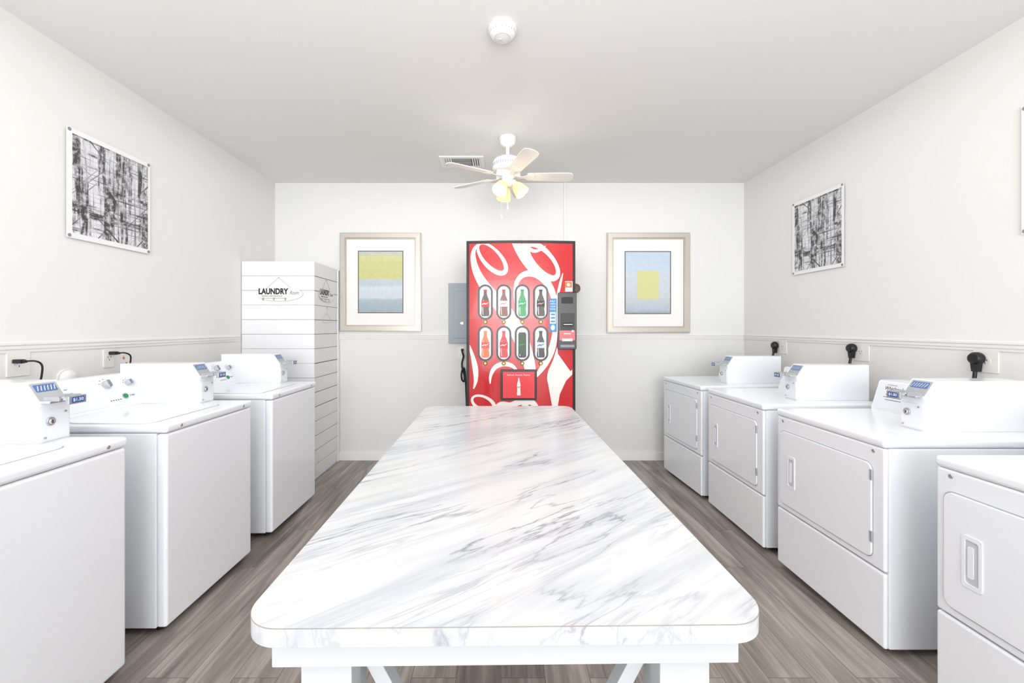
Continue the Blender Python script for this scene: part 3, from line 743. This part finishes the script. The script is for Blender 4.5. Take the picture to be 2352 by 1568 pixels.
# ceiling vent
t = thing('ceiling_vent', 'white louvred air vent on the ceiling beside the fan', 'vent', (-.352,3.84,ZC))
MB().ring(rrect(.40,.25,.003,1), rrect(.33,.18,.002,1), .010, 'fan', ZF((0,0,-.010))).build('frame', t, wn=False)
MB().box(-.17,.17,-.095,.095,-.003,-.001,'dark').build('backing', t)
s = MB()
for i in range(8):
    y = -.08+i*.0228
    s.box(-.085,.085,-.008,.008,-.001,.001,'fan',Mx=Matrix.Translation((0,y,-.010))@Matrix.Rotation(math.radians(32),4,'X'))
for sx in (-1,1):
    for i in range(4):
        s.box(-.008,.008,-.088,.088,-.001,.001,'fan',Mx=Matrix.Translation((sx*(.098+i*.02),0,-.010))@Matrix.Rotation(math.radians(sx*32),4,'Y'))
s.build('louvres', t)

# ------------------------------------------------------------ electric panel, outlets, plugs
t = thing('electrical_panel', 'grey metal breaker box on the back wall behind the soda machine', 'electrical panel', (-.367,YB,0))
MB().box(-.18,.18,-.035,-.001,1.235,1.864,'panelgrey',.004).build('box', t)
MB().box(-.13,.13,-.043,-.034,1.29,1.78,'panelgrey',.003).build('door', t)
l = MB(); l.cyl(.014,.008,'metal',YF((-.035,-.043,1.445)),n=16); l.box(-.055,-.02,-.056,-.050,1.437,1.453,'metal',.002); l.build('latch', t)

def outlet(label, Mx, w=.115, h=.12):
    t = thing('wall_outlet', label, 'outlet'); t.matrix_world = Mx
    MB().prism(rrect(w,h,.006), .006, 'plate', bev=.002).build('cover_plate', t)
    r = MB(); r.cyl(.026,.0075,'plate'); 
    for a, b in ((-.009,.006),(.009,.006),(0,-.010)): r.box(a-.0015,a+.0015,b-.005,b+.005,.0074,.0079,'dark')
    r.build('socket', t)
    return t
RW = lambda y, z: basis((XR,y,z), (0,-1,0), (0,0,1))
LW = lambda y, z: basis((XL,y,z), (0,1,0), (0,0,1))
def plug(label, Mx, pts):
    t = thing('power_plug', label, 'plug'); t.matrix_world = Mx
    p = MB(); p.lathe([(0,.008),(.030,.008),(.034,.016),(.034,.034),(.026,.046),(0,.05)],'black',n=24); p.prism([(-.022,0),(.022,0),(.013,-.07),(-.013,-.07)], .026, 'black', z0=.012); p.build('plug_body', t)
    c = MB(); c.tube(pts,.009,'black'); c.build('cord', t); return t
outlet('outlet plate on the right wall behind the dryer second from the camera', RW(2.21,1.222))
plug('large round black plug on the right wall with a short drop of cord', RW(2.235,1.235), [(0,-.06,.03),(0,-.12,.035),(.0,-.25,.035),(0,-.5,.035)])
outlet('outlet plate on the right wall between the two middle dryers', RW(2.975,1.225), .13, .125)
plug('black plug on the right wall behind the third dryer', RW(3.03,1.25), [(0,-.06,.03),(0,-.14,.04),(-.01,-.3,.04),(0,-.5,.04)])
outlet('outlet plate on the right wall behind the farthest dryer', RW(3.80,1.222), .10, .12)
plug('black plug with long hanging cord beside the farthest dryer', RW(3.88,1.235), [(0,-.06,.03),(-.01,-.15,.05),(-.01,-.3,.05),(0,-.6,.04)])
outlet('outlet plate on the left wall nearest the camera', LW(2.06,1.22), .10, .12)
outlet('outlet plate on the left wall above the middle washer', LW(2.535,1.215), .07, .115)
def small_plug(label, Mx, pts, tagged=False):
    t = thing('cord_plug', label, 'plug'); t.matrix_world = Mx
    p = MB(); p.box(-.013,.013,-.010,.010,.008,.05,'black',.004); p.cyl(.007,.02,'black',Matrix.Translation((0,0,.045)),n=12); p.build('plug_body', t)
    c = MB(); c.tube(pts,.0045,'black',n=8); c.build('cord', t)
    if tagged:
        g = MB(); R = Matrix.Translation((.045,-.055,.06)) @ Matrix.Rotation(.5,4,'Z') @ Matrix.Rotation(.4,4,'Y')
        g.box(-.008,.008,-.055,.05,-.001,.001,'white',Mx=R); g.box(-.0085,.0085,-.03,-.005,-.0015,.0015,'orange',Mx=R); g.box(-.0085,.0085,.02,.035,-.0015,.0015,'orange',Mx=R); g.build('warning_tag', t)
small_plug('small black plug with arching cord on the left wall near the camera', LW(2.04,1.235), [(0,0,.06),(.02,.0,.085),(.045,-.02,.09),(.055,-.07,.08),(.05,-.2,.06),(.04,-.4,.06)])
small_plug('small black plug with a white and orange tag on the left wall', LW(2.54,1.245), [(0,0,.06),(.02,0,.08),(.045,-.02,.09),(.055,-.07,.08),(.05,-.2,.07),(.04,-.4,.06)], True)
t = thing('round_wall_box', 'round white box low on the left wall behind the middle washer', 'wall box'); t.matrix_world = LW(2.29,1.12)
MB().lathe([(0,0),(.055,0),(.055,.010),(0,.010)],'white',n=28).build('cover_plate', t)
MB().lathe([(0,.009),(.046,.010),(.042,.020),(.030,.030),(0,.032)],'white',n=28).build('dome', t)
t = thing('wall_outlet', 'small outlet on the back wall under the breaker box', 'outlet', (-.415,YB-.001,1.138))
MB().prism(rrect(.075,.118,.006), .006, 'plate', YF((0,0,0)), bev=.002).build('cover_plate', t)
for dz in (-.025,.025):
    s = MB(); s.prism(rrect(.034,.030,.012), .0075, 'plate', YF((0,0,dz)))
    for dx in (-.006,.006): s.box(dx-.001,dx+.001,-.0082,-.0074,dz-.005,dz+.005,'dark')
    s.build('socket', t)
t = thing('cord_plug', 'black plug and coiled cord on the back wall left of the soda machine', 'plug', (-.40,YB,0))
MB().box(-.015,.012,-.042,-.010,1.155,1.178,'black',.004).build('plug_body', t)
MB().tube([(0,-.045,1.165),(.0,-.07,1.15),(.012,-.06,1.10),(-.004,-.05,1.03),(.0,-.05,.97),(.02,-.05,.90),(.02,-.05,.84),(-.004,-.06,.86),(-.008,-.06,.93),(.015,-.06,.98),(.03,-.05,.9),(.04,-.05,.7),(.06,-.05,.2)],.009,'black').build('cord', t)
t = thing('wall_pipe_fitting', 'round brown metal fitting on the back wall just right of the soda machine', 'pipe fitting', (.785,YB-.001,1.81))
MB().lathe([(0,0),(.050,0),(.050,.035),(0,.035)],'brown',YF((0,0,0)),24).build('flange', t)
MB().lathe([(0,.034),(.040,.034),(.040,.075),(.0,.078)],'brown',YF((0,0,0)),24).build('pipe_end', t)

# ------------------------------------------------------------ camera & light
cam = bpy.data.cameras.new('camera'); co = bpy.data.objects.new('camera', cam); COL.objects.link(co)
co.location = (0,0,EYE); co.rotation_euler = (PI/2,0,0)
cam.lens = F/2352*36*ZOOM; cam.sensor_width = 36; cam.shift_x = (TX-1150)/2352*ZOOM; cam.shift_y = -(TY-752)/2352*ZOOM; cam.clip_start = .02
S.camera = co
w = bpy.data.worlds.new('world'); S.world = w; w.use_nodes = True
w.node_tree.nodes['Background'].inputs[0].default_value = (.95,.98,1,1); w.node_tree.nodes['Background'].inputs[1].default_value = 1.5
def area(name, loc, rot, sx, sy, e, col=(1,1,1)):
    L = bpy.data.lights.new(name,'AREA'); L.shape = 'RECTANGLE'; L.size = sx; L.size_y = sy; L.energy = e; L.color = col
    o = bpy.data.objects.new(name, L); COL.objects.link(o); o.location = loc; o.rotation_euler = rot; return o
area('window_light', (0.1,-5.5,1.5), (PI/2,0,0), 4.7, 2.7, 255, (.96,.98,1))
area('overhead_fill', (0.1,2.2,2.88), (0,0,0), 4.2, 3.6, 29, (.99,.995,1))  # added fill under the ceiling to even out the room, not a fixture
area('bounce_fill', (0.1,-.6,1.9), (PI-.45,0,0), 3.0, 1.6, 80, (.99,.995,1))  # added unseen fill behind the camera, aimed up to bounce off the ceiling
